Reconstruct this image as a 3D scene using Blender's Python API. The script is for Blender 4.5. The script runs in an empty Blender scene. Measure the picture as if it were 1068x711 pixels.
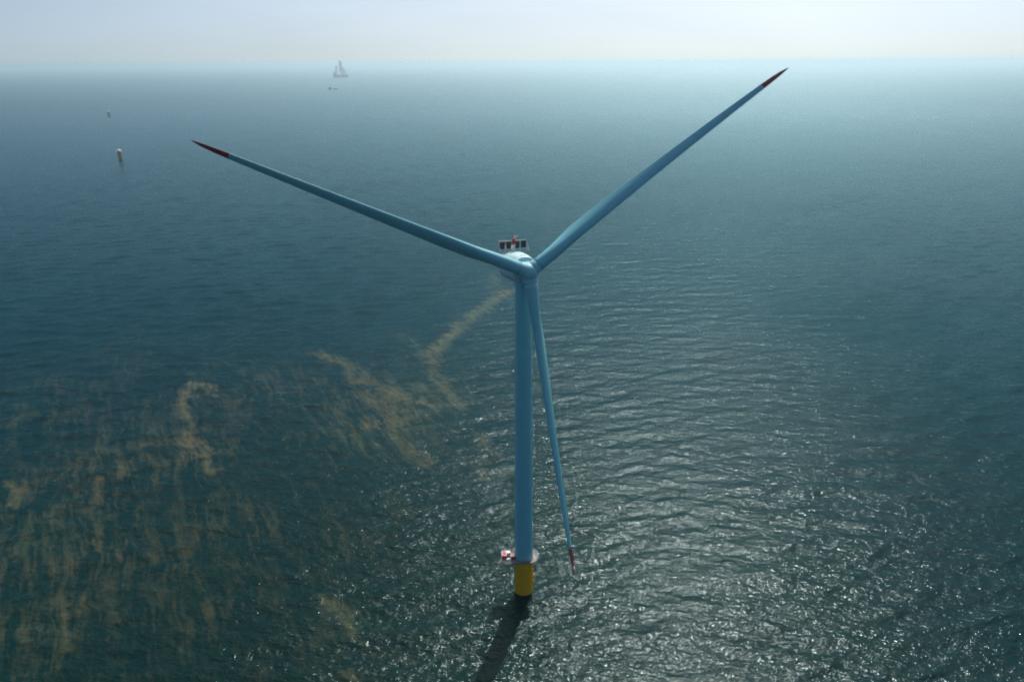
import bpy, bmesh, math, random
import numpy as np
from mathutils import Vector, Matrix

random.seed(7)
R = math.radians
S = bpy.context.scene
COL = S.collection

# ------------------------------------------------------------------ numbers
CAM_H = 182.105
CAM_PITCH = 19.472
CAM_ROLL = -0.387
FPX = 820.39                      # focal length in pixels of a 1068 px wide picture
BASE = Vector((3.68, 240.54, 0.0))
HUB_H = 120.83
YAW, TILT, PHASE, OVER = R(16.61), R(5.76), -5.418, 6.0
ROTOR, PRECONE, PREBEND, SWEEP = 100.5, 3.96, 6.04, 0.31
SUN_AZ, SUN_EL = 16.5, 50.5       # azimuth from +Y towards +X, elevation

def ground(u, v):
    """point of the sea surface that shows at pixel (u, v) of the photograph"""
    t, r = R(CAM_PITCH), R(CAM_ROLL)
    a, b = u - 534.0, v - 355.5
    c, s = math.cos(r), math.sin(r)
    a, b = c * a + s * b, -s * a + c * b
    d = np.array([0, math.cos(t), -math.sin(t)]) + np.array([1.0, 0, 0]) * a / FPX \
        + np.array([0, math.sin(t), math.cos(t)]) * (-b / FPX)
    k = -CAM_H / d[2]
    return d[0] * k, d[1] * k

# ------------------------------------------------------------------ materials
def new_mat(name):
    m = bpy.data.materials.new(name); m.use_nodes = True
    nt = m.node_tree
    return m, nt, nt.nodes['Principled BSDF']

def paint(name, col, rough=0.45, var=0.06, scale=0.35, dirt=None, dirt_amt=0.0, metallic=0.0, streak=(1, 1, 0.15)):
    """paint with faint uneven tone and weathering streaks"""
    m, nt, b = new_mat(name)
    tc = nt.nodes.new('ShaderNodeTexCoord')
    mp = nt.nodes.new('ShaderNodeMapping'); mp.inputs['Scale'].default_value = streak
    nt.links.new(tc.outputs['Object'], mp.inputs['Vector'])
    n = nt.nodes.new('ShaderNodeTexNoise'); n.inputs['Scale'].default_value = scale
    n.inputs['Detail'].default_value = 6; n.inputs['Roughness'].default_value = 0.65
    nt.links.new(mp.outputs['Vector'], n.inputs['Vector'])
    rp = nt.nodes.new('ShaderNodeValToRGB')
    rp.color_ramp.elements[0].position = 0.3; rp.color_ramp.elements[1].position = 0.7
    lo = [max(0, c * (1 - var)) for c in col]; hi = [min(1, c * (1 + var)) for c in col]
    rp.color_ramp.elements[0].color = (*lo, 1); rp.color_ramp.elements[1].color = (*hi, 1)
    nt.links.new(n.outputs['Fac'], rp.inputs['Fac'])
    out = rp.outputs['Color']
    if dirt:
        n2 = nt.nodes.new('ShaderNodeTexNoise'); n2.inputs['Scale'].default_value = scale * 3
        n2.inputs['Detail'].default_value = 8
        nt.links.new(mp.outputs['Vector'], n2.inputs['Vector'])
        r2 = nt.nodes.new('ShaderNodeValToRGB')
        r2.color_ramp.elements[0].position = 0.5; r2.color_ramp.elements[1].position = 0.72
        r2.color_ramp.elements[0].color = (0, 0, 0, 1)
        r2.color_ramp.elements[1].color = (dirt_amt, dirt_amt, dirt_amt, 1)
        nt.links.new(n2.outputs['Fac'], r2.inputs['Fac'])
        mx = nt.nodes.new('ShaderNodeMix'); mx.data_type = 'RGBA'
        nt.links.new(r2.outputs['Color'], mx.inputs['Factor'])
        nt.links.new(out, mx.inputs['A']); mx.inputs['B'].default_value = (*dirt, 1)
        out = mx.outputs['Result']
    nt.links.new(out, b.inputs['Base Color'])
    b.inputs['Roughness'].default_value = rough
    b.inputs['Metallic'].default_value = metallic
    return m

M = {}
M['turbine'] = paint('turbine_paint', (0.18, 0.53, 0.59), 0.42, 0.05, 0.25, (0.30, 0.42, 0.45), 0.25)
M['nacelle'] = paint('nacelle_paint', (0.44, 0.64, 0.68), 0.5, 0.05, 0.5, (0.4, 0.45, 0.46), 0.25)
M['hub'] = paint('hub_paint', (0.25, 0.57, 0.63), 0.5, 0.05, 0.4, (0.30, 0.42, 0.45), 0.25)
M['grating'] = paint('dark_grating', (0.17, 0.16, 0.155), 0.8, 0.2, 1.5, (0.3, 0.24, 0.18), 0.3, streak=(1, 1, 1))
M['red'] = paint('red_paint', (0.30, 0.010, 0.020), 0.5, 0.12, 0.6)
M['bright_red'] = paint('signal_red_paint', (0.42, 0.022, 0.015), 0.6, 0.1, 1.0)
M['yellow'] = paint('yellow_paint', (0.80, 0.40, 0.004), 0.5, 0.07, 0.5, (0.35, 0.2, 0.03), 0.4)
M['growth'] = paint('marine_growth', (0.03, 0.04, 0.02), 0.9, 0.4, 2.0, streak=(1, 1, 1))
M['deck'] = paint('deck_grating', (0.30, 0.255, 0.24), 0.7, 0.15, 1.5, (0.3, 0.24, 0.18), 0.4, streak=(1, 1, 1))
M['steel'] = paint('galvanised_steel', (0.55, 0.57, 0.58), 0.45, 0.1, 2.0, metallic=0.4, streak=(1, 1, 1))
M['white'] = paint('white_paint', (0.80, 0.80, 0.79), 0.5, 0.05, 1.0, (0.5, 0.45, 0.4), 0.3)
M['dark'] = paint('radiator_black', (0.016, 0.026, 0.03), 0.6, 0.2, 3.0, streak=(1, 1, 1))
M['seam'] = paint('seam_rubber', (0.05, 0.07, 0.08), 0.7, 0.2, 3.0)
M['hull'] = paint('hull_paint_hazed', (0.68, 0.72, 0.75), 0.5, 0.15, 0.05)  # haze over the far ships put into the colour as a paler tone
M['hullred'] = paint('hull_red_paint', (0.20, 0.05, 0.04), 0.5, 0.15, 0.05)
M['grey'] = paint('ship_grey_paint', (0.66, 0.68, 0.69), 0.55, 0.12, 0.05)  # light grey paint; on the far ships its paleness also stands for haze
M['brown'] = paint('backlit_yellow_weathered', (0.33, 0.24, 0.085), 0.6, 0.15, 0.4, (0.15, 0.1, 0.07), 0.5)  # yellow paint browned to its backlit tone, plus weathering
M['lamp'] = paint('lamp_glass_red', (0.55, 0.03, 0.02), 0.2, 0.05, 1.0)

# ------------------------------------------------------------------ mesh helpers
class MB:
    def __init__(self):
        self.bm = bmesh.new()
    def box(self, c, s, rz=0.0, bev=0.0, rot=None, mi=0):
        m = rot.to_4x4() if rot else Matrix.Rotation(rz, 4, 'Z')
        r = bmesh.ops.create_cube(self.bm, size=1.0, matrix=Matrix.Translation(c) @ m @ Matrix.Diagonal((*s, 1)))
        vs = r['verts']
        if bev:
            es = list({e for v in vs for e in v.link_edges})
            bmesh.ops.bevel(self.bm, geom=es, offset=bev, segments=2, affect='EDGES', profile=0.6)
        return self
    def tube(self, p, q, r, r2=None, n=10):
        p, q = Vector(p), Vector(q); d = q - p
        m = Matrix.Translation((p + q) / 2) @ d.to_track_quat('Z', 'Y').to_matrix().to_4x4()
        bmesh.ops.create_cone(self.bm, cap_ends=True, segments=n, radius1=r, radius2=r if r2 is None else r2, depth=d.length, matrix=m)
        return self
    def path(self, pts, r, n=8, closed=False):
        L = list(pts)
        if closed: L = L + [L[0]]
        for a, b in zip(L[:-1], L[1:]): self.tube(a, b, r, n=n)
        return self
    def lathe(self, prof, n=48, mat=None, cap=True):
        """profile of (radius, height) pairs turned about Z, then moved by mat"""
        rings = []
        for r, z in prof:
            ring = []
            for i in range(n):
                a = 2 * math.pi * i / n
                v = Vector((r * math.cos(a), r * math.sin(a), z))
                ring.append(self.bm.verts.new(mat @ v if mat else v))
            rings.append(ring)
        for A, B in zip(rings[:-1], rings[1:]):
            for i in range(n):
                self.bm.faces.new((A[i], A[(i + 1) % n], B[(i + 1) % n], B[i]))
        if cap:
            self.bm.faces.new(rings[0][::-1]); self.bm.faces.new(rings[-1])
        return self
    def loft(self, rings, cap=True):
        vs = [[self.bm.verts.new(p) for p in r] for r in rings]
        n = len(vs[0])
        for A, B in zip(vs[:-1], vs[1:]):
            for i in range(n):
                self.bm.faces.new((A[i], A[(i + 1) % n], B[(i + 1) % n], B[i]))
        if cap:
            self.bm.faces.new(vs[0][::-1]); self.bm.faces.new(vs[-1])
        return self
    def build(self, name, mats, parent=None, loc=(0, 0, 0), smooth=35):
        bmesh.ops.recalc_face_normals(self.bm, faces=self.bm.faces)
        me = bpy.data.meshes.new(name); self.bm.to_mesh(me); self.bm.free()
        if not isinstance(mats, (list, tuple)): mats = [mats]
        for m in mats: me.materials.append(m)
        if smooth:
            for p in me.polygons: p.use_smooth = True
            me.set_sharp_from_angle(angle=R(smooth))
        o = bpy.data.objects.new(name, me); COL.objects.link(o)
        o.location = loc
        if parent: o.parent = parent
        return o

def tag(o, label=None, cat=None, group=None, kind=None):
    for k, v in (('label', label), ('category', cat), ('group', group), ('kind', kind)):
        if v: o[k] = v
    return o

def empty(name, loc, rz=0.0):
    o = bpy.data.objects.new(name, None); COL.objects.link(o)
    o.location = loc; o.rotation_euler = (0, 0, rz); o.empty_display_size = 2
    return o

def copy_tree(o, parent=None):
    c = o.copy(); COL.objects.link(c); c.parent = parent
    for ch in list(o.children): copy_tree(ch, c)
    return c

# ------------------------------------------------------------------ sea
def build_sea():
    dth = 0.0026
    front = np.arange(R(90 - 50), R(90 + 50), dth)
    back = np.linspace(front[-1] + dth, front[0] + 2 * math.pi - dth, 90)
    th = np.concatenate([front, back])
    rr = [125.0]
    while rr[-1] < 2600: rr.append(rr[-1] * (1 + dth * 1.15))
    while rr[-1] < 140000: rr.append(rr[-1] * 1.02)
    rr = np.array(rr)
    r, t = np.meshgrid(rr, th, indexing='ij')
    x, y = r * np.cos(t), r * np.sin(t)
    rng = np.random.default_rng(11)
    z = np.zeros_like(x)
    sp = np.where((t >= front[0]) & (t <= front[-1]), r * dth * 1.15, r * 0.06)
    # a field of wind waves: many small sinusoids travelling roughly along the view
    N = 110
    lam = np.exp(rng.uniform(math.log(1.9), math.log(26.0), N))
    spread = np.interp(np.log(lam), [math.log(2.0), math.log(26.0)], [0.8, 0.30])
    ang = math.pi / 2 + 0.16 + rng.normal(0, 1, N) * spread
    slope = WAVE_SLOPE * math.sqrt(2.0 / N) * np.interp(np.log(lam), [math.log(2), math.log(6), math.log(12), math.log(26)], [1.2, 0.95, 0.75, 0.66])
    ph = rng.uniform(0, 2 * math.pi, N)
    dxx = np.zeros_like(x); dyy = np.zeros_like(x)
    for L, a, s, p in zip(lam, ang, slope, ph):
        k = 2 * math.pi / L
        amp = s / k
        w = np.clip((L / sp - 3.0) / 2.0, 0, 1)
        arg = k * (math.cos(a) * x + math.sin(a) * y) + p
        c = np.cos(arg) * (amp * w); sn = np.sin(arg) * (amp * w)
        z += c
        dxx -= 0.8 * math.cos(a) * sn; dyy -= 0.8 * math.sin(a) * sn     # Gerstner: sharper crests
    x2, y2 = x + dxx, y + dyy
    nr, nt_ = x.shape
    # floating scum: where the photograph shows the bands of it
    scum = np.zeros_like(x)
    wx = np.zeros_like(x); wy = np.zeros_like(x)
    for L, A in ((9, .9), (13, 1.2), (19, 1.8), (27, 2.4), (41, 3.4), (63, 4.0)):
        for w in (wx, wy):
            a, p, a2, p2 = rng.uniform(0, 6.28, 4)
            w += 0.55 * A * np.sin(2 * math.pi / L * (x * math.cos(a) + y * math.sin(a)) + p) * np.sin(2 * math.pi / (L * 1.7) * (x * math.cos(a2) + y * math.sin(a2)) + p2)
    x_, y_ = x + wx, y + wy
    def band(pts, w0, strength):
        P = np.array([ground(*p) for p in pts])
        best = np.full(x.shape, 1e9)
        w0 = w0 * 1.45; strength = strength * 0.85
        for A, B in zip(P[:-1], P[1:]):
            d = B - A; q = np.clip(((x_ - A[0]) * d[0] + (y_ - A[1]) * d[1]) / (d @ d), 0, 1)
            best = np.minimum(best, np.hypot(x_ - A[0] - q * d[0], y_ - A[1] - q * d[1]))
        np.maximum(scum, strength * np.exp(-(best / w0) ** 2), out=scum)
    for pts, w, s in BANDS: band(pts, w, s)
    def patch(u, v, rx, ry, strength):
        X, Y = ground(u, v)
        g = ((x - X) / rx) ** 2 + ((y - Y) / ry) ** 2
        np.maximum(scum, strength * np.exp(-g), out=scum)
    for a in PATCHES: patch(*a)
    nv = nr * nt_
    co = np.stack([x2, y2, z], -1).reshape(-1, 3)
    i = np.arange(nr - 1)[:, None] * nt_; j = np.arange(nt_)[None, :]; j2 = (j + 1) % nt_
    quads = np.stack(np.broadcast_arrays(i + j, i + nt_ + j, i + nt_ + j2, i + j2), -1).reshape(-1, 4)
    # the disc right below the camera
    co = np.vstack([co, [[0, 0, 0]]])
    tri = np.stack([np.full(nt_, nv), np.arange(nt_), (np.arange(nt_) + 1) % nt_], -1)
    me = bpy.data.meshes.new('sea')
    nq, ntr = len(quads), len(tri)
    me.vertices.add(len(co)); me.vertices.foreach_set('co', co.astype(np.float32).ravel())
    me.loops.add(nq * 4 + ntr * 3)
    me.loops.foreach_set('vertex_index', np.concatenate([quads.ravel(), tri.ravel()]).astype(np.int32))
    me.polygons.add(nq + ntr)
    me.polygons.foreach_set('loop_start', np.concatenate([np.arange(nq) * 4, nq * 4 + np.arange(ntr) * 3]).astype(np.int32))
    me.polygons.foreach_set('use_smooth', np.ones(nq + ntr, bool))
    me.update(calc_edges=True); me.validate()
    at = me.attributes.new('scum', 'FLOAT', 'POINT')
    at.data.foreach_set('value', np.append(scum.reshape(-1), 0).astype(np.float32))
    far = np.clip((np.log(np.hypot(x, y - BASE.y)) - math.log(250)) / (math.log(3000) - math.log(250)), 0, 1)
    at = me.attributes.new('chop', 'FLOAT', 'POINT')
    at.data.foreach_set('value', np.append((WATER_ROUGH + (0.26 - WATER_ROUGH) * far).reshape(-1), 0.1).astype(np.float32))
    me.attributes.new('murk_dim', 'FLOAT', 'POINT').data.foreach_set('value', np.append(
        np.exp(-((x + 30) / 420) ** 2 - (np.maximum(y - 210, 0) / 260) ** 2).reshape(-1), 1).astype(np.float32))  # mask over the whole near sea, for greener and darkened water
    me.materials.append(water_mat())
    o = bpy.data.objects.new('sea', me); COL.objects.link(o)
    tag(o, kind='structure')
    return o

WAVE_SLOPE = 0.14
BANDS = [
    # hooked plume left of centre
    ([(228, 412), (212, 402), (198, 402), (191, 418), (192, 440), (196, 460), (210, 474), (224, 492)], 4.0, 0.95),
    ([(200, 402), (205, 425)], 2.5, 0.7),
    # fan in the middle
    ([(330, 368), (352, 374), (372, 390), (392, 402), (418, 412), (448, 420)], 6.0, 0.95),
    ([(372, 390), (384, 412), (402, 432), (420, 462), (448, 478)], 7.0, 0.75),
    ([(345, 440), (370, 462), (410, 470)], 6.0, 0.6),
    # trail that runs from behind the tower down to the fan
    ([(512, 288), (516, 300), (526, 306)], 6.0, 0.7),
    ([(528, 302), (512, 316), (496, 328), (478, 342), (466, 352), (456, 366)], 7.0, 0.95),
    ([(456, 366), (452, 384), (458, 402), (470, 418), (482, 428)], 6.0, 0.8),
    ([(420, 348), (436, 366), (450, 390)], 5.0, 0.55),
    ([(498, 440), (508, 456), (512, 474)], 4.0, 0.6), ([(500, 478), (506, 500)], 3.5, 0.55),
    # small ones low on the left
    ([(340, 626), (352, 640), (358, 658)], 3.0, 0.8), ([(372, 700), (378, 711)], 2.5, 0.7),
    ([(292, 596), (300, 612), (318, 640)], 3.0, 0.35),
    ([(0, 505), (10, 512), (12, 530)], 4.0, 0.9), ([(22, 500), (26, 520)], 3.0, 0.6),
    ([(100, 478), (104, 500), (98, 540)], 3.5, 0.65), ([(88, 620), (92, 660)], 3.0, 0.6),
    ([(268, 382), (284, 364)], 5.0, 0.4), ([(250, 430), (262, 442)], 4.0, 0.5), ([(284, 422), (292, 432)], 4.0, 0.5),
    # pale track far out
    ([(372, 172), (410, 162), (446, 152), (470, 140), (476, 128)], 16.0, 0.42),
]
PATCHES = [(60, 560, 80, 80, 0.50), (150, 470, 85, 95, 0.50), (60, 650, 70, 50, 0.48), (210, 560, 75, 70, 0.42), (170, 640, 70, 45, 0.40),
           (330, 570, 80, 70, 0.32), (405, 425, 70, 90, 0.55), (260, 410, 100, 90, 0.42), (40, 430, 95, 110, 0.40), (340, 660, 60, 36, 0.36),
           (420, 510, 45, 60, 0.28), (120, 385, 90, 80, 0.34)]

def water_mat():
    m, nt, b = new_mat('sea_water')
    N, Lk = nt.nodes, nt.links
    geo = N.new('ShaderNodeNewGeometry')
    def mapped(scale, rz=0.0, src=None):
        ro = N.new('ShaderNodeMapping'); ro.inputs['Rotation'].default_value = (0, 0, rz)
        mp = N.new('ShaderNodeMapping'); mp.inputs['Scale'].default_value = scale
        Lk.new(src or geo.outputs['Position'], ro.inputs['Vector']); Lk.new(ro.outputs['Vector'], mp.inputs['Vector'])
        return mp.outputs['Vector']
    def noise(vec, scale, detail=3, rough=0.55, dist=0.0):
        n = N.new('ShaderNodeTexNoise'); n.inputs['Scale'].default_value = scale
        n.inputs['Detail'].default_value = detail; n.inputs['Roughness'].default_value = rough
        n.inputs['Distortion'].default_value = dist
        Lk.new(vec, n.inputs['Vector']); return n.outputs['Fac']
    def mathn(op, a, bb, clamp=False):
        n = N.new('ShaderNodeMath'); n.operation = op; n.use_clamp = clamp
        for i, v in enumerate((a, bb)):
            if isinstance(v, (int, float)): n.inputs[i].default_value = v
            else: Lk.new(v, n.inputs[i])
        return n.outputs[0]
    def ramp(fac, p0, p1, c0=(0, 0, 0, 1), c1=(1, 1, 1, 1)):
        r = N.new('ShaderNodeValToRGB'); e = r.color_ramp.elements
        e[0].position, e[1].position = p0, p1; e[0].color, e[1].color = c0, c1
        Lk.new(fac, r.inputs['Fac']); return r.outputs['Color']
    # colour of the water body: broad drifts of greener and bluer water
    drift = noise(mapped((1, 0.6, 1)), 0.006, 4, 0.6, 0.6)
    clear = ramp(drift, 0.3, 0.72, (*WATER_A, 1), (*WATER_B, 1))
    murky = ramp(drift, 0.3, 0.72, (*MURK_DIM_A, 1), (*MURK_DIM_B, 1))
    mk = N.new('ShaderNodeAttribute'); mk.attribute_name = 'murk_dim'       # greener algae water, and darkening of the near sea painted into the colour
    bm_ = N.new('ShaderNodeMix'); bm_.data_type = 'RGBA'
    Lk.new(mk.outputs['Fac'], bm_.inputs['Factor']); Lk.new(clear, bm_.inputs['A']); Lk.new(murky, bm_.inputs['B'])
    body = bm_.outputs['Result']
    # scum: windrows drawn out along the wind, broken up by finer wisps
    at = N.new('ShaderNodeAttribute'); at.attribute_name = 'scum'
    def vmath(op, a, b):
        n = N.new('ShaderNodeVectorMath'); n.operation = op
        for i, v in enumerate((a, b)):
            if isinstance(v, tuple): n.inputs[i].default_value = v
            else: Lk.new(v, n.inputs[i])
        return n.outputs[0]
    def warp(vec, scale, amt):
        n = N.new('ShaderNodeTexNoise'); n.inputs['Scale'].default_value = scale; n.inputs['Detail'].default_value = 3
        Lk.new(geo.outputs['Position'], n.inputs['Vector'])
        return vmath('ADD', vec, vmath('MULTIPLY', vmath('SUBTRACT', n.outputs['Color'], (0.5, 0.5, 0.5)), (amt, amt, 0)))
    drifted = warp(warp(geo.outputs['Position'], 0.022, 14.0), 0.13, 1.1)
    rows = noise(mapped((0.20, 0.022, 1), R(-26), drifted), 1.0, 6, 0.62, 0.4)
    wisps = noise(mapped((0.60, 0.05, 1), R(-28), drifted), 1.0, 5, 0.64, 0.4)
    clots = noise(mapped((0.06, 0.045, 1), R(10), drifted), 1.0, 5, 0.65, 0.8)
    t = mathn('ADD', mathn('MULTIPLY', rows, 0.42), mathn('ADD', mathn('MULTIPLY', wisps, 0.34), mathn('MULTIPLY', clots, 0.24)))
    t = mathn('ADD', mathn('MULTIPLY', mathn('SUBTRACT', t, 0.5), 2.1), 0.5)
    # the threshold falls where the photograph shows scum
    t = mathn('ADD', t, mathn('MULTIPLY', at.outputs['Fac'], 0.42))
    dens = ramp(t, 0.62, 1.6)
    dens = mathn('MULTIPLY', dens, ramp(at.outputs['Fac'], 0.03, 0.5))
    veil = mathn('MULTIPLY', mathn('MULTIPLY', at.outputs['Fac'], ramp(noise(mapped((0.05, 0.016, 1), R(-24), drifted), 1.0, 6, 0.68, 0.6), 0.35, 0.75)), 0.10)
    dens = mathn('ADD', mathn('MULTIPLY', dens, mathn('ADD', mathn('MULTIPLY', at.outputs['Fac'], 0.42), 0.2)), veil, True)
    tint = ramp(noise(mapped((0.02, 0.02, 1)), 1.0, 3), 0.35, 0.65, (*SCUM_A, 1), (*SCUM_B, 1))
    mx = N.new('ShaderNodeMix'); mx.data_type = 'RGBA'
    Lk.new(dens, mx.inputs['Factor']); Lk.new(body, mx.inputs['A']); Lk.new(tint, mx.inputs['B'])
    # ripples: heights in metres, from wavelets of a few metres to capillaries
    h0 = mathn('MULTIPLY', noise(mapped((0.085, 0.19, 1), R(7)), 1.0, 2, 0.5, 0.4), 0.72)
    h1 = mathn('MULTIPLY', noise(mapped((0.30, 0.62, 1), R(10)), 1.0, 2, 0.5, 0.3), RIP[0])
    h2 = mathn('MULTIPLY', noise(mapped((0.95, 1.4, 1), R(-14)), 1.0, 2, 0.55, 0.4), RIP[1])
    h3 = mathn('MULTIPLY', noise(mapped((2.6, 3.4, 1), R(24)), 1.0, 2, 0.6, 0.3), RIP[2])
    hs = mathn('ADD', mathn('ADD', h0, h1), mathn('ADD', h2, h3))
    bp = N.new('ShaderNodeBump'); bp.inputs['Strength'].default_value = 1.0; bp.inputs['Distance'].default_value = 1.0
    gust = ramp(noise(mapped((1, 0.7, 1)), 0.009, 4, 0.6, 0.5), 0.3, 0.7, (0.78, 0.78, 0.78, 1), (1.14, 1.14, 1.14, 1))
    Lk.new(mathn('MULTIPLY', hs, gust), bp.inputs['Height'])
    # water body scattered back as a diffuse colour under a weak, rough mirror
    N.remove(b)
    ra = N.new('ShaderNodeAttribute'); ra.attribute_name = 'chop'      # roughness of the ripples too small for the mesh
    df = N.new('ShaderNodeBsdfDiffuse'); gl = N.new('ShaderNodeBsdfAnisotropic')
    Lk.new(ra.outputs['Fac'], gl.inputs['Roughness']);
    fr = N.new('ShaderNodeFresnel'); fr.inputs['IOR'].default_value = 1.333
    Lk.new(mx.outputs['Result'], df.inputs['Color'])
    for q in (df, gl, fr): Lk.new(bp.outputs['Normal'], q.inputs['Normal'])
    # steep facets mirror the light as it is, slanting ones carry a teal tint put into the reflection colour, grazing ones whiten again
    tr = N.new('ShaderNodeValToRGB'); e = tr.color_ramp.elements
    e[0].position, e[0].color = 0.03, (0.74, 0.93, 0.96, 1)
    e[1].position, e[1].color = 0.75, (0.66, 0.88, 0.95, 1)
    k = e.new(0.12); k.color = (*WATER_TINT, 1)
    k = e.new(0.35); k.color = (*WATER_TINT, 1)
    Lk.new(fr.outputs['Fac'], tr.inputs['Fac']); Lk.new(tr.outputs['Color'], gl.inputs['Color'])
    fac = mathn('ADD', mathn('MULTIPLY', mathn('POWER', fr.outputs['Fac'], 1.35), WATER_SPEC), 0.010)
    ms = N.new('ShaderNodeMixShader')
    Lk.new(fac, ms.inputs['Fac']); Lk.new(df.outputs[0], ms.inputs[1]); Lk.new(gl.outputs[0], ms.inputs[2])
    Lk.new(ms.outputs[0], N['Material Output'].inputs['Surface'])
    return m

MURK_DIM_A, MURK_DIM_B = (0.0003, 0.0115, 0.0115), (0.0006, 0.0170, 0.0145)  # greener water, also painted darker to dim the near sea
WATER_A, WATER_B = (0.0002, 0.0150, 0.0260), (0.0004, 0.0210, 0.0310)
SCUM_A, SCUM_B = (0.10, 0.11, 0.052), (0.20, 0.15, 0.07)
WATER_ROUGH = 0.10
WATER_SPEC = 0.5
WATER_TINT = (0.36, 0.90, 1.0)
RIP = (0.44, 0.25, 0.016)

# ------------------------------------------------------------------ wind turbine
def rail(mb, pts, h, r=0.05, closed=False, levels=(1.0, 0.55)):
    P = [Vector(p) for p in pts]
    for l in levels: mb.path([p + Vector((0, 0, h * l)) for p in P], r, 6, closed)
    for p in P: mb.tube(p, p + Vector((0, 0, h)), r, n=6)

DECK_Z = 14.6

def build_turbine():
    root = empty('wind_turbine', BASE)
    tag(root, 'tall blue-grey offshore wind turbine with three red-tipped blades on a yellow foundation', 'wind turbine')
    # foundation
    tp = MB().lathe([(3.35, -6), (3.35, 11.9), (3.62, 12.0), (3.62, 12.5), (3.35, 12.6), (3.35, DECK_Z - 0.36)], 56).build('foundation', M['yellow'], root)
    MB().lathe([(3.372, -5), (3.372, 0.8)], 56).build('waterline_growth', M['growth'], tp)
    d = Vector((math.cos(R(4)), math.sin(R(4)), 0)); tn = Vector((-d.y, d.x, 0))
    mb = MB()
    for sg in (-0.45, 0.45):
        mb.tube(d * 3.82 + tn * sg + Vector((0, 0, 4.3)), d * 3.82 + tn * sg + Vector((0, 0, 7.4)), 0.16)
        for z in (4.6, 7.1): mb.tube(d * 3.3 + tn * sg + Vector((0, 0, z)), d * 3.82 + tn * sg + Vector((0, 0, z)), 0.12)
    for z in (4.8, 5.4, 6.0, 6.6, 7.2): mb.tube(d * 3.82 - tn * .45 + Vector((0, 0, z)), d * 3.82 + tn * .45 + Vector((0, 0, z)), 0.06, n=6)
    mb.build('fender', M['yellow'], root)
    mb = MB()
    for a in (120, 135):
        d = Vector((math.cos(R(a)), math.sin(R(a)), 0))
        mb.tube(d * 3.62 + Vector((0, 0, -5)), d * 3.62 + Vector((0, 0, 12.0)), 0.2)
    mb.build('cable_tube', M['yellow'], root)
    mb = MB().box((-3.75, -1.2, DECK_Z - 1.3), (0.7, 0.9, 1.5), R(15), 0.08)
    mb.tube((-3.3, -1.1, DECK_Z - 0.6), (-4.1, -1.3, DECK_Z - 0.6), 0.12)
    mb.build('bracket', M['yellow'], root)
    # working platform: a round deck with a lobe that carries the crane
    out = []
    for i in range(36):
        a = 2 * math.pi * i / 36
        rr = 5.3 - 1.75 * max(0.0, -math.sin(a)) ** 2
        out.append(Vector((rr * math.cos(a), rr * math.sin(a), 0)))
    lobe = []
    for p in out:
        a = math.degrees(math.atan2(p.y, p.x)) % 360
        if 142 <= a <= 222:
            lobe.append(Vector((-8.1 if 152 <= a <= 212 else -7.2, p.y * 1.25, 0)))
        else: lobe.append(p)
    mb = MB()
    inner = [Vector((3.28 * math.cos(2 * math.pi * i / 36), 3.28 * math.sin(2 * math.pi * i / 36), 0)) for i in range(36)]
    mb.loft([[p + Vector((0, 0, DECK_Z - 0.35)) for p in inner], [p + Vector((0, 0, DECK_Z - 0.35)) for p in lobe],
             [p + Vector((0, 0, DECK_Z)) for p in lobe], [p + Vector((0, 0, DECK_Z)) for p in inner]], cap=False)
    pf = mb.build('work_platform', M['deck'], root, smooth=0)
    mb = MB(); rail(mb, [p * 0.985 + Vector((0, 0, DECK_Z)) for p in lobe], 1.25, 0.06, True, (1.0, 0.66, 0.33))
    mb.build('railing', M['steel'], pf)
    for a in (-10, 35, 80, 125, 165, 205):
        d = Vector((math.cos(R(a)), math.sin(R(a)), 0))
        MB().tube(d * 3.4 + Vector((0, 0, DECK_Z - 2.4)), d * 5.0 + Vector((0, 0, DECK_Z - 0.37)), 0.12, n=6).build('brace', M['yellow'], pf)
    # davit crane
    cr = MB().tube((-4.9, 2.6, DECK_Z), (-4.9, 2.6, DECK_Z + 3.0), 0.32, 0.26, 14).build('crane', M['grey'], root)
    b = MB()
    b.tube((-5.2, 2.5, DECK_Z + 2.6), (-2.2, 3.5, DECK_Z + 6.9), 0.30, 0.2, 10)
    b.build('boom', M['steel'], cr)
    b = MB().tube((-4.9, 2.6, DECK_Z + 1.8), (-3.6, 3.05, DECK_Z + 4.6), 0.1)
    b.build('ram', M['steel'], cr)
    # tower
    prof = []
    z0, z1 = DECK_Z - 0.3, HUB_H - 4.0
    for i in range(41):
        f = i / 40; r = 3.27 + (2.55 - 3.27) * f
        prof.append((r, z0 + (z1 - z0) * f))
    tw = MB().lathe(prof, 64).build('tower', M['turbine'], root)
    for zf in (38.0, 66.0, 94.0):
        f = (zf - z0) / (z1 - z0); r = 3.27 + (2.55 - 3.27) * f
        MB().lathe([(r + 0.004, zf - 0.07), (r + 0.02, zf - 0.05), (r + 0.02, zf + 0.05), (r + 0.004, zf + 0.07)], 64, cap=False).build('flange', M['nacelle'], tw)
    MB().lathe([(3.30, DECK_Z + 0.004), (3.42, DECK_Z + 0.02), (3.42, DECK_Z + 0.5), (3.29, DECK_Z + 0.55)], 64).build('base_ring', M['seam'], tw)
    dr = MB().box((-3.0, 1.42, DECK_Z + 1.7), (0.5, 1.1, 2.3), R(-25), 0.1).build('door', M['grey'], tw)
    # nacelle frame of reference: Z' along the rotor axis
    ah = Vector((math.sin(YAW), -math.cos(YAW), 0))
    ax = ah * math.cos(TILT) + Vector((0, 0, math.sin(TILT)))
    rt = Vector((math.cos(YAW), math.sin(YAW), 0))
    up = ax.cross(rt) if ax.cross(rt).z > 0 else rt.cross(ax)
    hub = Vector((0, 0, HUB_H)) + ax * OVER
    NM = Matrix((rt, up, ax)).transposed().to_4x4()       # x right, y up, z upwind
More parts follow.
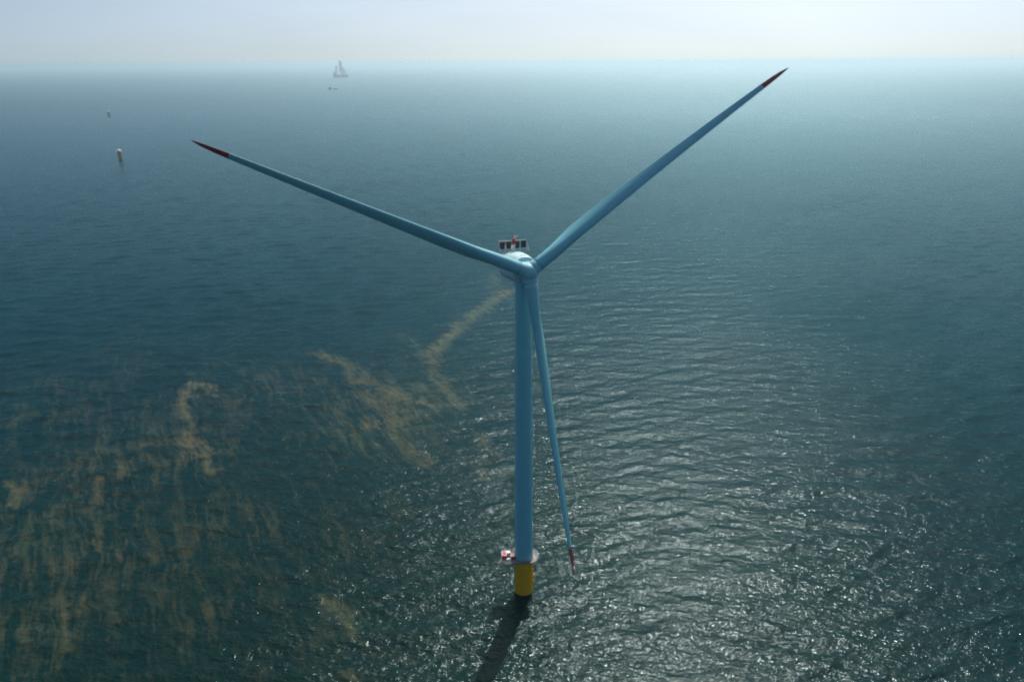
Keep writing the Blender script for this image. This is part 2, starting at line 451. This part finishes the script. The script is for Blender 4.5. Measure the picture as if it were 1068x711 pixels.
    NMr = Matrix.Translation(hub) @ NM
    HB = Matrix((rt, Vector((0, 0, 1)), ah)).transposed().to_4x4()
    # body: rounded-square cross sections
    def sect(w, h, cy, z, e=0.38, n=40):
        pts = []
        for i in range(n):
            a = 2 * math.pi * i / n; c, s = math.cos(a), math.sin(a)
            pts.append(NMr @ Vector((w * math.copysign(abs(c) ** (2 * e), c), cy + h * math.copysign(abs(s) ** (2 * e), s), z)))
        return pts
    mb = MB()
    mb.loft([sect(3.2, 3.2, 0, -3.3, .5), sect(4.2, 4.2, 0, -3.7, .5), sect(4.35, 4.35, 0, -4.1, .5), sect(4.35, 4.35, 0, -6.6, .5), sect(4.05, 4.1, 0, -6.85, .48),
             sect(4.3, 4.2, 0, -7.15, .44), sect(4.6, 4.35, .05, -9, .40), sect(4.85, 4.4, .05, -14, .37), sect(4.85, 4.35, 0, -18, .36), sect(4.4, 3.9, -.1, -19.2, .38), sect(3.2, 3.0, -.1, -19.7, .40)])
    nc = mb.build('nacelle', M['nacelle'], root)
    mb = MB()
    for z, w, h in ((-9.6, 4.645, 4.375), (-13.6, 4.85, 4.405), (-17.2, 4.865, 4.375)):
        mb.loft([sect(w, h, .04, z - .06, .38), sect(w, h, .04, z + .06, .38)], cap=False)
    mb.build('panel_seam', M['seam'], nc)
    # yaw bearing skirt
    mb = MB().lathe([(2.56, HUB_H - 5.2), (2.9, HUB_H - 5.0), (2.9, HUB_H - 3.2)], 48).build('yaw_bearing', M['turbine'], root)
    # cooler: four dark radiators standing across the rear roof
    cool = Matrix.Translation(Vector((0, 0, HUB_H))) @ Matrix.Translation(ax * OVER) @ HB
    zc, yb, yt = -18.0, 3.45, 6.05
    offs = [-3.35, -1.15, 1.65, 3.85]
    q = HB.to_3x3()
    fr = MB()
    for xo in (-4.5, -2.25, 0.25, 2.75, 4.98):
        fr.tube(cool @ Vector((xo, 2.4, zc)), cool @ Vector((xo, yt + 0.1, zc)), 0.11, n=8)
    fr.tube(cool @ Vector((-4.5, yt + .1, zc)), cool @ Vector((4.98, yt + .1, zc)), 0.06, n=8)
    fr.tube(cool @ Vector((-4.5, yb - .1, zc)), cool @ Vector((4.98, yb - .1, zc)), 0.12, n=8)
    for xo in (-4.5, 0.25, 4.98): fr.tube(cool @ Vector((xo, yt - .5, zc)), cool @ Vector((xo, 3.0, zc + 2.4)), 0.08, n=8)
    fr.build('cooler_frame', M['grey'], nc)
    for xo in offs:
        rd = MB().box(cool @ Vector((xo, (yb + yt) / 2, zc + .02)), (1.72, yt - yb - .25, 0.36), rot=q, bev=0.05).build('radiator', M['dark'], nc, smooth=0)
        g = MB()
        for k in range(9):
            g.box(cool @ Vector((xo, yb + .3 + k * (yt - yb - .6) / 8, zc + .22)), (1.6, 0.05, 0.05), rot=q)
        g.build('fin', M['seam'], rd, smooth=0)
    # hoisting deck behind the cooler, with a red railing
    hd = MB().box(cool @ Vector((-.6, 3.4, zc - 2.6)), (5.6, 0.25, 4.0), rot=q, bev=.05).build('hoist_deck', M['deck'], nc, smooth=0)
    mb = MB()
    ring = [cool @ Vector(p) for p in ((-3.3, 3.5, zc - .8), (-3.3, 3.5, zc - 2.6), (-3.3, 3.5, zc - 4.4), (-1.6, 3.5, zc - 4.4), (.1, 3.5, zc - 4.4), (2.1, 3.5, zc - 4.4), (2.1, 3.5, zc - 2.6), (2.1, 3.5, zc - .8))]
    rail(mb, ring, 1.75, 0.07, False, (1.0, 0.66, 0.33))
    mb.build('deck_railing', M['bright_red'], hd)
    # aviation light on a white pedestal
    p0 = cool @ Vector((0.3, 3.2, zc + 1.0))
    pd = MB().lathe([(0.42, 0), (0.42, 1.5), (0.55, 1.6), (0.55, 1.9)], 16, Matrix.Translation(p0)).build('light_pedestal', M['white'], nc)
    MB().lathe([(0.52, 1.9), (0.58, 2.1), (0.58, 3.5), (0.35, 3.9), (0.1, 4.0)], 16, Matrix.Translation(p0)).build('aviation_light', M['lamp'], pd)
    mb = MB(); a = cool @ Vector((1.4, yt, zc - .3))
    mb.tube(a, a + Vector((0, 0, 1.3)), 0.06); mb.box(a + Vector((0, 0, 1.3)), (0.9, 0.12, 0.12), YAW)
    for s in (-.42, .42): mb.tube(a + rt * s + Vector((0, 0, 1.3)), a + rt * s + Vector((0, 0, 1.7)), 0.1)
    mb.build('wind_sensor', M['white'], nc)
    # roof hatch near the front
    MB().box(NMr @ Vector((0.6, 4.3, -8.4)), (1.7, 0.2, 1.9), rot=NM.to_3x3(), bev=.05).build('hatch', M['grey'], nc, smooth=0)
    # hub: dome-nosed spinner with three blade collars
    prof = [(2.8, -3.2), (2.92, -2.9), (2.95, -1.5), (2.9, -0.4), (2.72, 0.7), (2.35, 1.6), (1.7, 2.3), (0.9, 2.65), (0.15, 2.75)]
    hb = MB().lathe(prof, 56, NMr).build('hub', M['hub'], root)
    MB().lathe([(2.86, -3.55), (2.86, -3.21)], 56, NMr).build('hub_seal', M['seam'], hb)
    for k in (60, 180, 300):
        a = R(k + PHASE)
        e = rt * math.sin(a) + up * math.cos(a)
        Q = Matrix.Translation(hub) @ e.to_track_quat('Z', 'Y').to_matrix().to_4x4()
        MB().lathe([(2.24, 0.9), (2.24, 2.7), (2.2, 3.2), (2.12, 3.4)], 48, Q).build('blade_collar', M['hub'], hb)
        MB().lathe([(2.14, 3.45), (2.14, 3.62)], 48, Q).build('blade_seal', M['seam'], hb)
    mb = MB().tube(NMr @ Vector((.2, 2.7, -1.6)), NMr @ Vector((.2, 3.04, -1.6)), 0.55, n=20)
    mb.build('hub_hatch', M['grey'], hb)
    # blades
    for k in (60, 180, 300):
        make_blade(root, hub, rt, up, ax, R(k + PHASE), BLADE_PITCH[k])
    return root

BLADE_PITCH = {60: R(30), 180: R(30), 300: R(30)}
#            r/R   chord  thick/chord  twist(deg)
SECTIONS = [(.030, 4.1, 1.0, 16), (.060, 4.1, 1.0, 16), (.10, 4.3, .86, 15), (.15, 4.75, .60, 13.5), (.20, 5.0, .45, 11.5), (.26, 4.9, .36, 9.5),
            (.34, 4.5, .30, 7.5), (.44, 3.95, .27, 5.5), (.55, 3.35, .25, 3.8), (.66, 2.85, .24, 2.2), (.76, 2.4, .23, 1.0), (.85, 1.98, .22, 0.2),
            (.905, 1.72, .22, -.3), (.9052, 1.72, .22, -.3), (.945, 1.42, .21, -.6), (.972, 1.0, .20, -.8), (.988, .55, .2, -.9), (.997, .22, .2, -1), (1.0, .06, .3, -1)]

def make_blade(root, hub, rt, up, ax, ang, pitch):
    e = rt * math.sin(ang) + up * math.cos(ang)
    tan = rt * math.cos(ang) - up * math.sin(ang)         # the way the blade travels
    # resample the table smoothly
    tab = np.array(SECTIONS)
    rs = np.unique(np.concatenate([np.linspace(.030, .905, 60), np.linspace(.9052, 1.0, 22), tab[:, 0]]))
    n = 32
    bm = bmesh.new(); rings = []
    for f in rs:
        ch, th, tw = (np.interp(f, tab[:, 0], tab[:, i]) for i in (1, 2, 3))
        a = pitch + R(tw)
        le = tan * math.cos(a) + ax * math.sin(a)         # leading edge direction
        nn = -tan * math.sin(a) + ax * math.cos(a)        # pressure-side normal, upwind
        blend = min(1, max(0, (f - .06) / .14)); blend = blend * blend * (3 - 2 * blend)
        ctr = hub + e * (f * ROTOR) + ax * (PREBEND * f ** 2 + PRECONE * f) + tan * (SWEEP * f ** 2)
        ring = []
        for i in range(n):
            t = 2 * math.pi * i / n
            cx_, cy_ = math.cos(t), math.sin(t)
            # round root
            px, py = .5 * cx_, .5 * cy_ * th
            # airfoil: x from leading (0) to trailing (1)
            xx = (1 - cx_) / 2
            yt = 5 * (.2969 * math.sqrt(xx) - .126 * xx - .3516 * xx ** 2 + .2843 * xx ** 3 - .1015 * xx ** 4)
            ax_, ay_ = .33 - xx, math.copysign(yt * th * 1.0, cy_) + .02 * math.sin(math.pi * xx)
            qx, qy = px * (1 - blend) + ax_ * blend, py * (1 - blend) + ay_ * blend
            ring.append(bm.verts.new(ctr + le * (qx * ch) + nn * (qy * ch) - root_zero))
        rings.append((f, ring))
    for (fa, A), (fb, B) in zip(rings[:-1], rings[1:]):
        for i in range(n):
            fc = bm.faces.new((A[i], A[(i + 1) % n], B[(i + 1) % n], B[i]))
            fc.material_index = 1 if (fa + fb) / 2 > .9051 else 0
    bm.faces.new(rings[0][1][::-1]); bm.faces.new(rings[-1][1]).material_index = 1
    bmesh.ops.recalc_face_normals(bm, faces=bm.faces)
    me = bpy.data.meshes.new('blade'); bm.to_mesh(me); bm.free()
    me.materials.append(M['turbine']); me.materials.append(M['red'])
    for p in me.polygons: p.use_smooth = True
    o = bpy.data.objects.new('blade', me); COL.objects.link(o); o.parent = root
    return o
root_zero = Vector((0, 0, 0))

def build_deck_cargo():
    """things standing on the working platform"""
    def crate(name, x, y, s, mat, label, rz):
        o = empty(name, BASE + Vector((x, y, DECK_Z + 0.004)), rz)
        w, d, h = s
        b = MB().box((0, 0, h / 2), (w, d, h), 0, .06)
        n = int(w / .35)
        for i in range(n):
            for sgn in (-1, 1): b.box((-w / 2 + (i + .5) * w / n, sgn * (d / 2 + .02), h / 2), (.12, .06, h * .86))
        b.build('body', mat, o, smooth=0)
        l = MB()
        for sx in (-1, 1):
            for sy in (-1, 1):
                l.box((sx * w * .44, sy * d * .44, h + .03), (.2, .2, .14))
        for sy in (-1, 1): l.box((0, sy * d * .44, h + .028), (w * .88, .09, .06))
        for sx in (-1, 1): l.box((sx * w * .44, 0, h + .026), (.09, d * .88, .06))
        l.build('lifting_frame', M['steel'], o, smooth=0)
        MB().box((0, -d / 2 - .07, h * .5), (w * .06, .04, h * .8)).build('door_bar', M['steel'], o, smooth=0)
        tag(o, label, 'box' if name == 'storage_box' else 'container', 'red containers on the work platform' if mat is M['bright_red'] else None)
    crate('cargo_container', -6.95, -.6, (1.7, 2.7, 2.1), M['bright_red'], 'larger red cargo container at the outer edge of the turbine work platform', R(4))
    crate('cargo_container', -4.15, -1.0, (1.0, 1.7, 1.7), M['bright_red'], 'smaller red cargo container close against the turbine tower on the work platform', R(-6))
    crate('storage_box', -5.5, .3, (1.35, 1.5, 2.2), M['white'], 'white storage box between the two red containers on the work platform', R(8))
    t = empty('deck_tank', BASE + Vector((-5.35, -2.1, DECK_Z + 0.004)), R(15))
    tag(t, 'small pale grey tank on legs in front of the white storage box', 'tank')
    MB().tube((-.8, 0, .75), (.8, 0, .75), .42, n=20).build('vessel', M['steel'], t)
    for sx in (-.55, .55):
        MB().box((sx, 0, .22), (.12, .7, .44)).build('leg', M['grey'], t, smooth=0)

def build_foundations():
    x, y = ground(125.5, 166.8)
    root = empty('monopile_foundation', (x, y, 0))
    tag(root, 'nearer bare ochre turbine foundation with a white cap standing alone in the sea', 'foundation', 'turbine foundations without towers')
    MB().lathe([(3.6, -8), (3.6, 16.0), (3.9, 16.1), (3.9, 16.9), (3.6, 17.0), (3.6, 18.2)], 32).build('pile', M['brown'], root)
    d = MB().lathe([(3.6, 16.91), (5.6, 16.92), (5.6, 17.3), (3.62, 17.31)], 32, cap=False).build('platform', M['grey'], root)
    mb = MB(); rail(mb, [Vector((5.4 * math.cos(2 * math.pi * i / 16), 5.4 * math.sin(2 * math.pi * i / 16), 17.3)) for i in range(16)], 1.3, .08, True)
    mb.build('railing', M['yellow'], d)
    MB().lathe([(3.65, 18.0), (3.9, 18.1), (3.9, 18.9), (3.1, 20.2), (1.7, 20.9), (.1, 21.1)], 32).build('cap', M['white'], root)
    mb = MB()
    for s in (-.8, .8): mb.tube((4.4, s, -3), (4.4, s, 10), .3)
    for z in (2, 9): 
        for s in (-.8, .8): mb.tube((3.4, s, z), (4.4, s, z), .2)
    mb.build('boat_landing', M['brown'], root)
    c = copy_tree(root)
    x, y = ground(113.7, 121.6)
    c.location = (x, y, 0); c.rotation_euler.z = R(40)
    c['label'] = 'farther bare ochre turbine foundation with a white cap, the closest one to the horizon'

def lattice(mb, p, q, w, r, n):
    """square lattice mast from p to q"""
    p, q = Vector(p), Vector(q); d = (q - p)
    rot = d.to_track_quat('Z', 'Y').to_matrix()
    def pt(f, sx, sy): return p + d * f + rot @ Vector((sx * w / 2, sy * w / 2, 0))
    cor = [(-1, -1), (1, -1), (1, 1), (-1, 1)]
    for c in cor: mb.tube(pt(0, *c), pt(1, *c), r, n=6)
    for i in range(n):
        for k in range(4):
            a, b = cor[k], cor[(k + 1) % 4]
            mb.tube(pt(i / n, *a), pt((i + 1) / n, *b), r * .6, n=5)
            mb.tube(pt((i + 1) / n, *a), pt((i + 1) / n, *b), r * .6, n=5)

def build_ships():
    # big jack-up installation ship in the haze
    x, y = ground(355.5, 80.8)
    root = empty('jack_up_ship', (x, y, 0), R(-6)); root.scale = (1.12, 1.12, 1.12)
    tag(root, 'large jack-up crane ship on the hazy horizon', 'ship')
    L, B, H = 205.0, 52.0, 33.0
    deck, bot = [], []
    for fx, fy in ((-.5, -.42), (-.46, -.5), (.36, -.5), (.46, -.3), (.5, 0), (.46, .3), (.36, .5), (-.46, .5), (-.5, .42)):
        deck.append(Vector((-fx * L, fy * B, H + (3 if fx > .4 else 0)))); bot.append(Vector((-fx * L * .94, fy * B * .9, -4)))
    MB().loft([bot, deck]).build('hull', M['hull'], root, smooth=0)
    w = MB()
    w.box((-72, 0, H + 10.2), (34, 40, 17)); w.box((-74, 0, H + 23), (26, 38, 8)); w.box((-76, 0, H + 30.3), (14, 44, 6))
    dh = w.build('deckhouse', M['white'], root, smooth=0)
    w = MB()
    for k in range(4): w.box((-72, -20.06, H + 4.5 + k * 4), (30, .2, 1.4))
    w.build('window', M['dark'], dh, smooth=0)
    MB().lathe([(12, 0), (12, 1.2)], 24, Matrix.Translation((-92, 0, H + 24))).build('helideck', M['grey'], dh)
    for lx, top in ((-50, 138), (40, 112)):
        for sy in (-20, 20):
            mb = MB(); lattice(mb, (lx, sy, -20), (lx, sy, top), 11, 1.2, 12)
            mb.build('leg', M['grey'], root)
            MB().box((lx, sy, H + 5.2), (14, 11, 10)).build('jack_house', M['grey'], root, smooth=0)
    ped = MB().lathe([(9, H), (9, H + 24), (11, H + 26), (11, H + 32)], 24, Matrix.Translation((6, 8, 0))).build('crane', M['grey'], root)
    MB().box((8, 8, H + 42), (24, 18, 19), 0, .8).build('cab', M['white'], ped, smooth=0)
    mb = MB(); lattice(mb, (3, 8, H + 44), (1, 8, 196), 24, 2.6, 10); mb.build('boom', M['grey'], ped)
    mb = MB(); lattice(mb, (14, 8, H + 50), (26, 8, H + 92), 9, 1.1, 6); mb.build('gantry', M['grey'], ped)
    mb = MB()
    for s in (-4, 4): mb.tube((26, 8 + s, H + 92), (4, 8 + s, 198), .5, n=6); mb.tube((26, 8 + s, H + 92), (62, 8 + s, H + 26), .6, n=6)
    mb.build('cable', M['grey'], ped)
    mb = MB()
    for k in range(3): mb.tube((58 + k * 12, 4, H), (58 + k * 12, 4, H + 44), 3.4, 2.9, 20)
    mb.build('tower_section', M['white'], root)
    # supply vessel in front of it
    x, y = ground(347.2, 93.4)
    root = empty('supply_vessel', (x, y, 0), R(4))
    tag(root, 'small dark supply vessel sailing below the big jack-up ship', 'ship')
    L, B, H = 78.0, 17.0, 5.0
    deck, bot = [], []
    for fx, fy, dz in ((-.5, -.5, 0), (.2, -.5, 0), (.36, -.42, 3.2), (.46, -.22, 4), (.5, 0, 4.4), (.46, .22, 4), (.36, .42, 3.2), (.2, .5, 0), (-.5, .5, 0)):
        deck.append(Vector((-fx * L, fy * B, H + dz))); bot.append(Vector((-fx * L * .92, fy * B * .8, -3)))
    MB().loft([bot, deck]).build('hull', M['hull'], root, smooth=0)
    w = MB(); w.box((-19, 0, H + 5), (19, 14, 9.4)); w.box((-19, 0, H + 11.7), (13, 15, 3.8))
    wh = w.build('wheelhouse', M['grey'], root, smooth=0)
    MB().box((-19, 0, H + 12.4), (13.2, 15.2, 1.4)).build('window', M['dark'], wh, smooth=0)
    mb = MB(); mb.tube((-17, 0, H + 13.5), (-17, 0, H + 24), .6, .25); mb.tube((-17, -3, H + 18), (-17, 3, H + 18), .2)
    mb.build('mast', M['grey'], wh)
    MB().box((16, 0, H + 1.6), (30, 12, 3)).build('deck_load', M['hullred'], root, smooth=0)

# ------------------------------------------------------------------ air, sky, light, camera
HAZE_DENSITY = 0.000068
HAZE_COLOR = (0.76, 0.93, 0.985)
HAZE_G = 0.7
SKY_LIFT = 0.075
SKY_STRENGTH = 0.146
SUN_STRENGTH = 4.5
EXPOSURE = -0.1

def build_air():
    half, top, bot = 150000.0, 214.0, -12.0
    m = bpy.data.materials.new('sea_haze'); m.use_nodes = True
    nt = m.node_tree; nt.nodes.remove(nt.nodes['Principled BSDF'])
    v = nt.nodes.new('ShaderNodeVolumePrincipled')
    v.inputs['Color'].default_value = (*HAZE_COLOR, 1); v.inputs['Density'].default_value = HAZE_DENSITY
    v.inputs['Anisotropy'].default_value = HAZE_G
    nt.links.new(v.outputs['Volume'], nt.nodes['Material Output'].inputs['Volume'])
    o = MB().box((0, 0, (top + bot) / 2), (2 * half, 2 * half, top - bot)).build('haze', m, smooth=0)
    tag(o, kind='stuff')

def build_light():
    w = bpy.data.worlds.new('World'); S.world = w; w.use_nodes = True
    nt = w.node_tree; bg = nt.nodes['Background']
    sk = nt.nodes.new('ShaderNodeTexSky'); sk.sky_type = 'NISHITA'; sk.sun_disc = False
    sk.sun_elevation = R(SUN_EL); sk.sun_rotation = R(SUN_AZ)
    sk.altitude = 0; sk.air_density = 0.7; sk.dust_density = 3.0; sk.ozone_density = 4.0
    tc = nt.nodes.new('ShaderNodeTexCoord')       # look a little above the murky rim of the sky model
    ad = nt.nodes.new('ShaderNodeVectorMath'); ad.operation = 'ADD'; ad.inputs[1].default_value = (0, 0, SKY_LIFT)
    nm = nt.nodes.new('ShaderNodeVectorMath'); nm.operation = 'NORMALIZE'
    nt.links.new(tc.outputs['Generated'], ad.inputs[0]); nt.links.new(ad.outputs[0], nm.inputs[0])
    nt.links.new(nm.outputs[0], sk.inputs['Vector'])
    wb = nt.nodes.new('ShaderNodeMix'); wb.data_type = 'RGBA'; wb.blend_type = 'MULTIPLY'; wb.inputs['Factor'].default_value = 1
    wb.inputs['B'].default_value = (1.0, 1.015, 0.928, 1)
    cn = nt.nodes.new('ShaderNodeTexNoise'); cn.inputs['Scale'].default_value = 2.2; cn.inputs['Detail'].default_value = 5
    cm = nt.nodes.new('ShaderNodeMapping'); cm.inputs['Scale'].default_value = (1, 1, 5)
    nt.links.new(tc.outputs['Generated'], cm.inputs['Vector']); nt.links.new(cm.outputs['Vector'], cn.inputs['Vector'])
    cr = nt.nodes.new('ShaderNodeMapRange')                              # thin uneven veil of high cloud
    cr.inputs['From Min'].default_value = 0.3; cr.inputs['From Max'].default_value = 0.7
    cr.inputs['To Min'].default_value = 0.94; cr.inputs['To Max'].default_value = 1.05
    nt.links.new(cn.outputs['Fac'], cr.inputs['Value'])
    mu = nt.nodes.new('ShaderNodeVectorMath'); mu.operation = 'SCALE'
    nt.links.new(sk.outputs['Color'], wb.inputs['A']); nt.links.new(wb.outputs['Result'], mu.inputs[0])
    nt.links.new(cr.outputs['Result'], mu.inputs['Scale'])
    nt.links.new(mu.outputs[0], bg.inputs['Color']); bg.inputs['Strength'].default_value = SKY_STRENGTH
    l = bpy.data.lights.new('sun', 'SUN'); l.energy = SUN_STRENGTH; l.angle = R(0.53); l.color = (1.0, 0.95, 0.86)
    o = bpy.data.objects.new('sun', l); COL.objects.link(o)
    az, el = R(SUN_AZ), R(SUN_EL)
    d = Vector((math.sin(az) * math.cos(el), math.cos(az) * math.cos(el), math.sin(el)))
    o.rotation_euler = d.to_track_quat('Z', 'Y').to_euler(); o.location = BASE + d * 400

def build_camera():
    c = bpy.data.cameras.new('camera'); o = bpy.data.objects.new('camera', c); COL.objects.link(o)
    c.sensor_fit = 'HORIZONTAL'; c.sensor_width = 36; c.lens = FPX / 1068 * 36
    c.clip_start = 1.0; c.clip_end = 600000
    o.matrix_world = Matrix.Translation((0, 0, CAM_H)) @ Matrix.Rotation(R(90 - CAM_PITCH), 4, 'X') @ Matrix.Rotation(R(ROLL_SIGN * CAM_ROLL), 4, 'Z')
    S.camera = o
ROLL_SIGN = 1

build_sea(); build_turbine(); build_deck_cargo(); build_foundations(); build_ships()
build_air(); build_light(); build_camera()

S.view_settings.view_transform = 'Standard'; S.view_settings.look = 'None'
S.view_settings.exposure = EXPOSURE; S.view_settings.gamma = 1.0; S.view_settings.use_curve_mapping = False
S.render.engine = 'CYCLES'
S.cycles.use_denoising = True; S.cycles.denoiser = 'OPENIMAGEDENOISE'; S.cycles.denoising_prefilter = 'NONE'; S.cycles.denoising_input_passes = 'RGB_ALBEDO_NORMAL'
S.cycles.use_adaptive_sampling = False
S.cycles.filter_width = 2.1
S.cycles.max_bounces = 4; S.cycles.diffuse_bounces = 1; S.cycles.glossy_bounces = 2; S.cycles.volume_bounces = 1
S.cycles.caustics_reflective = False; S.cycles.caustics_refractive = False
S.cycles.sample_clamp_indirect = 1.5
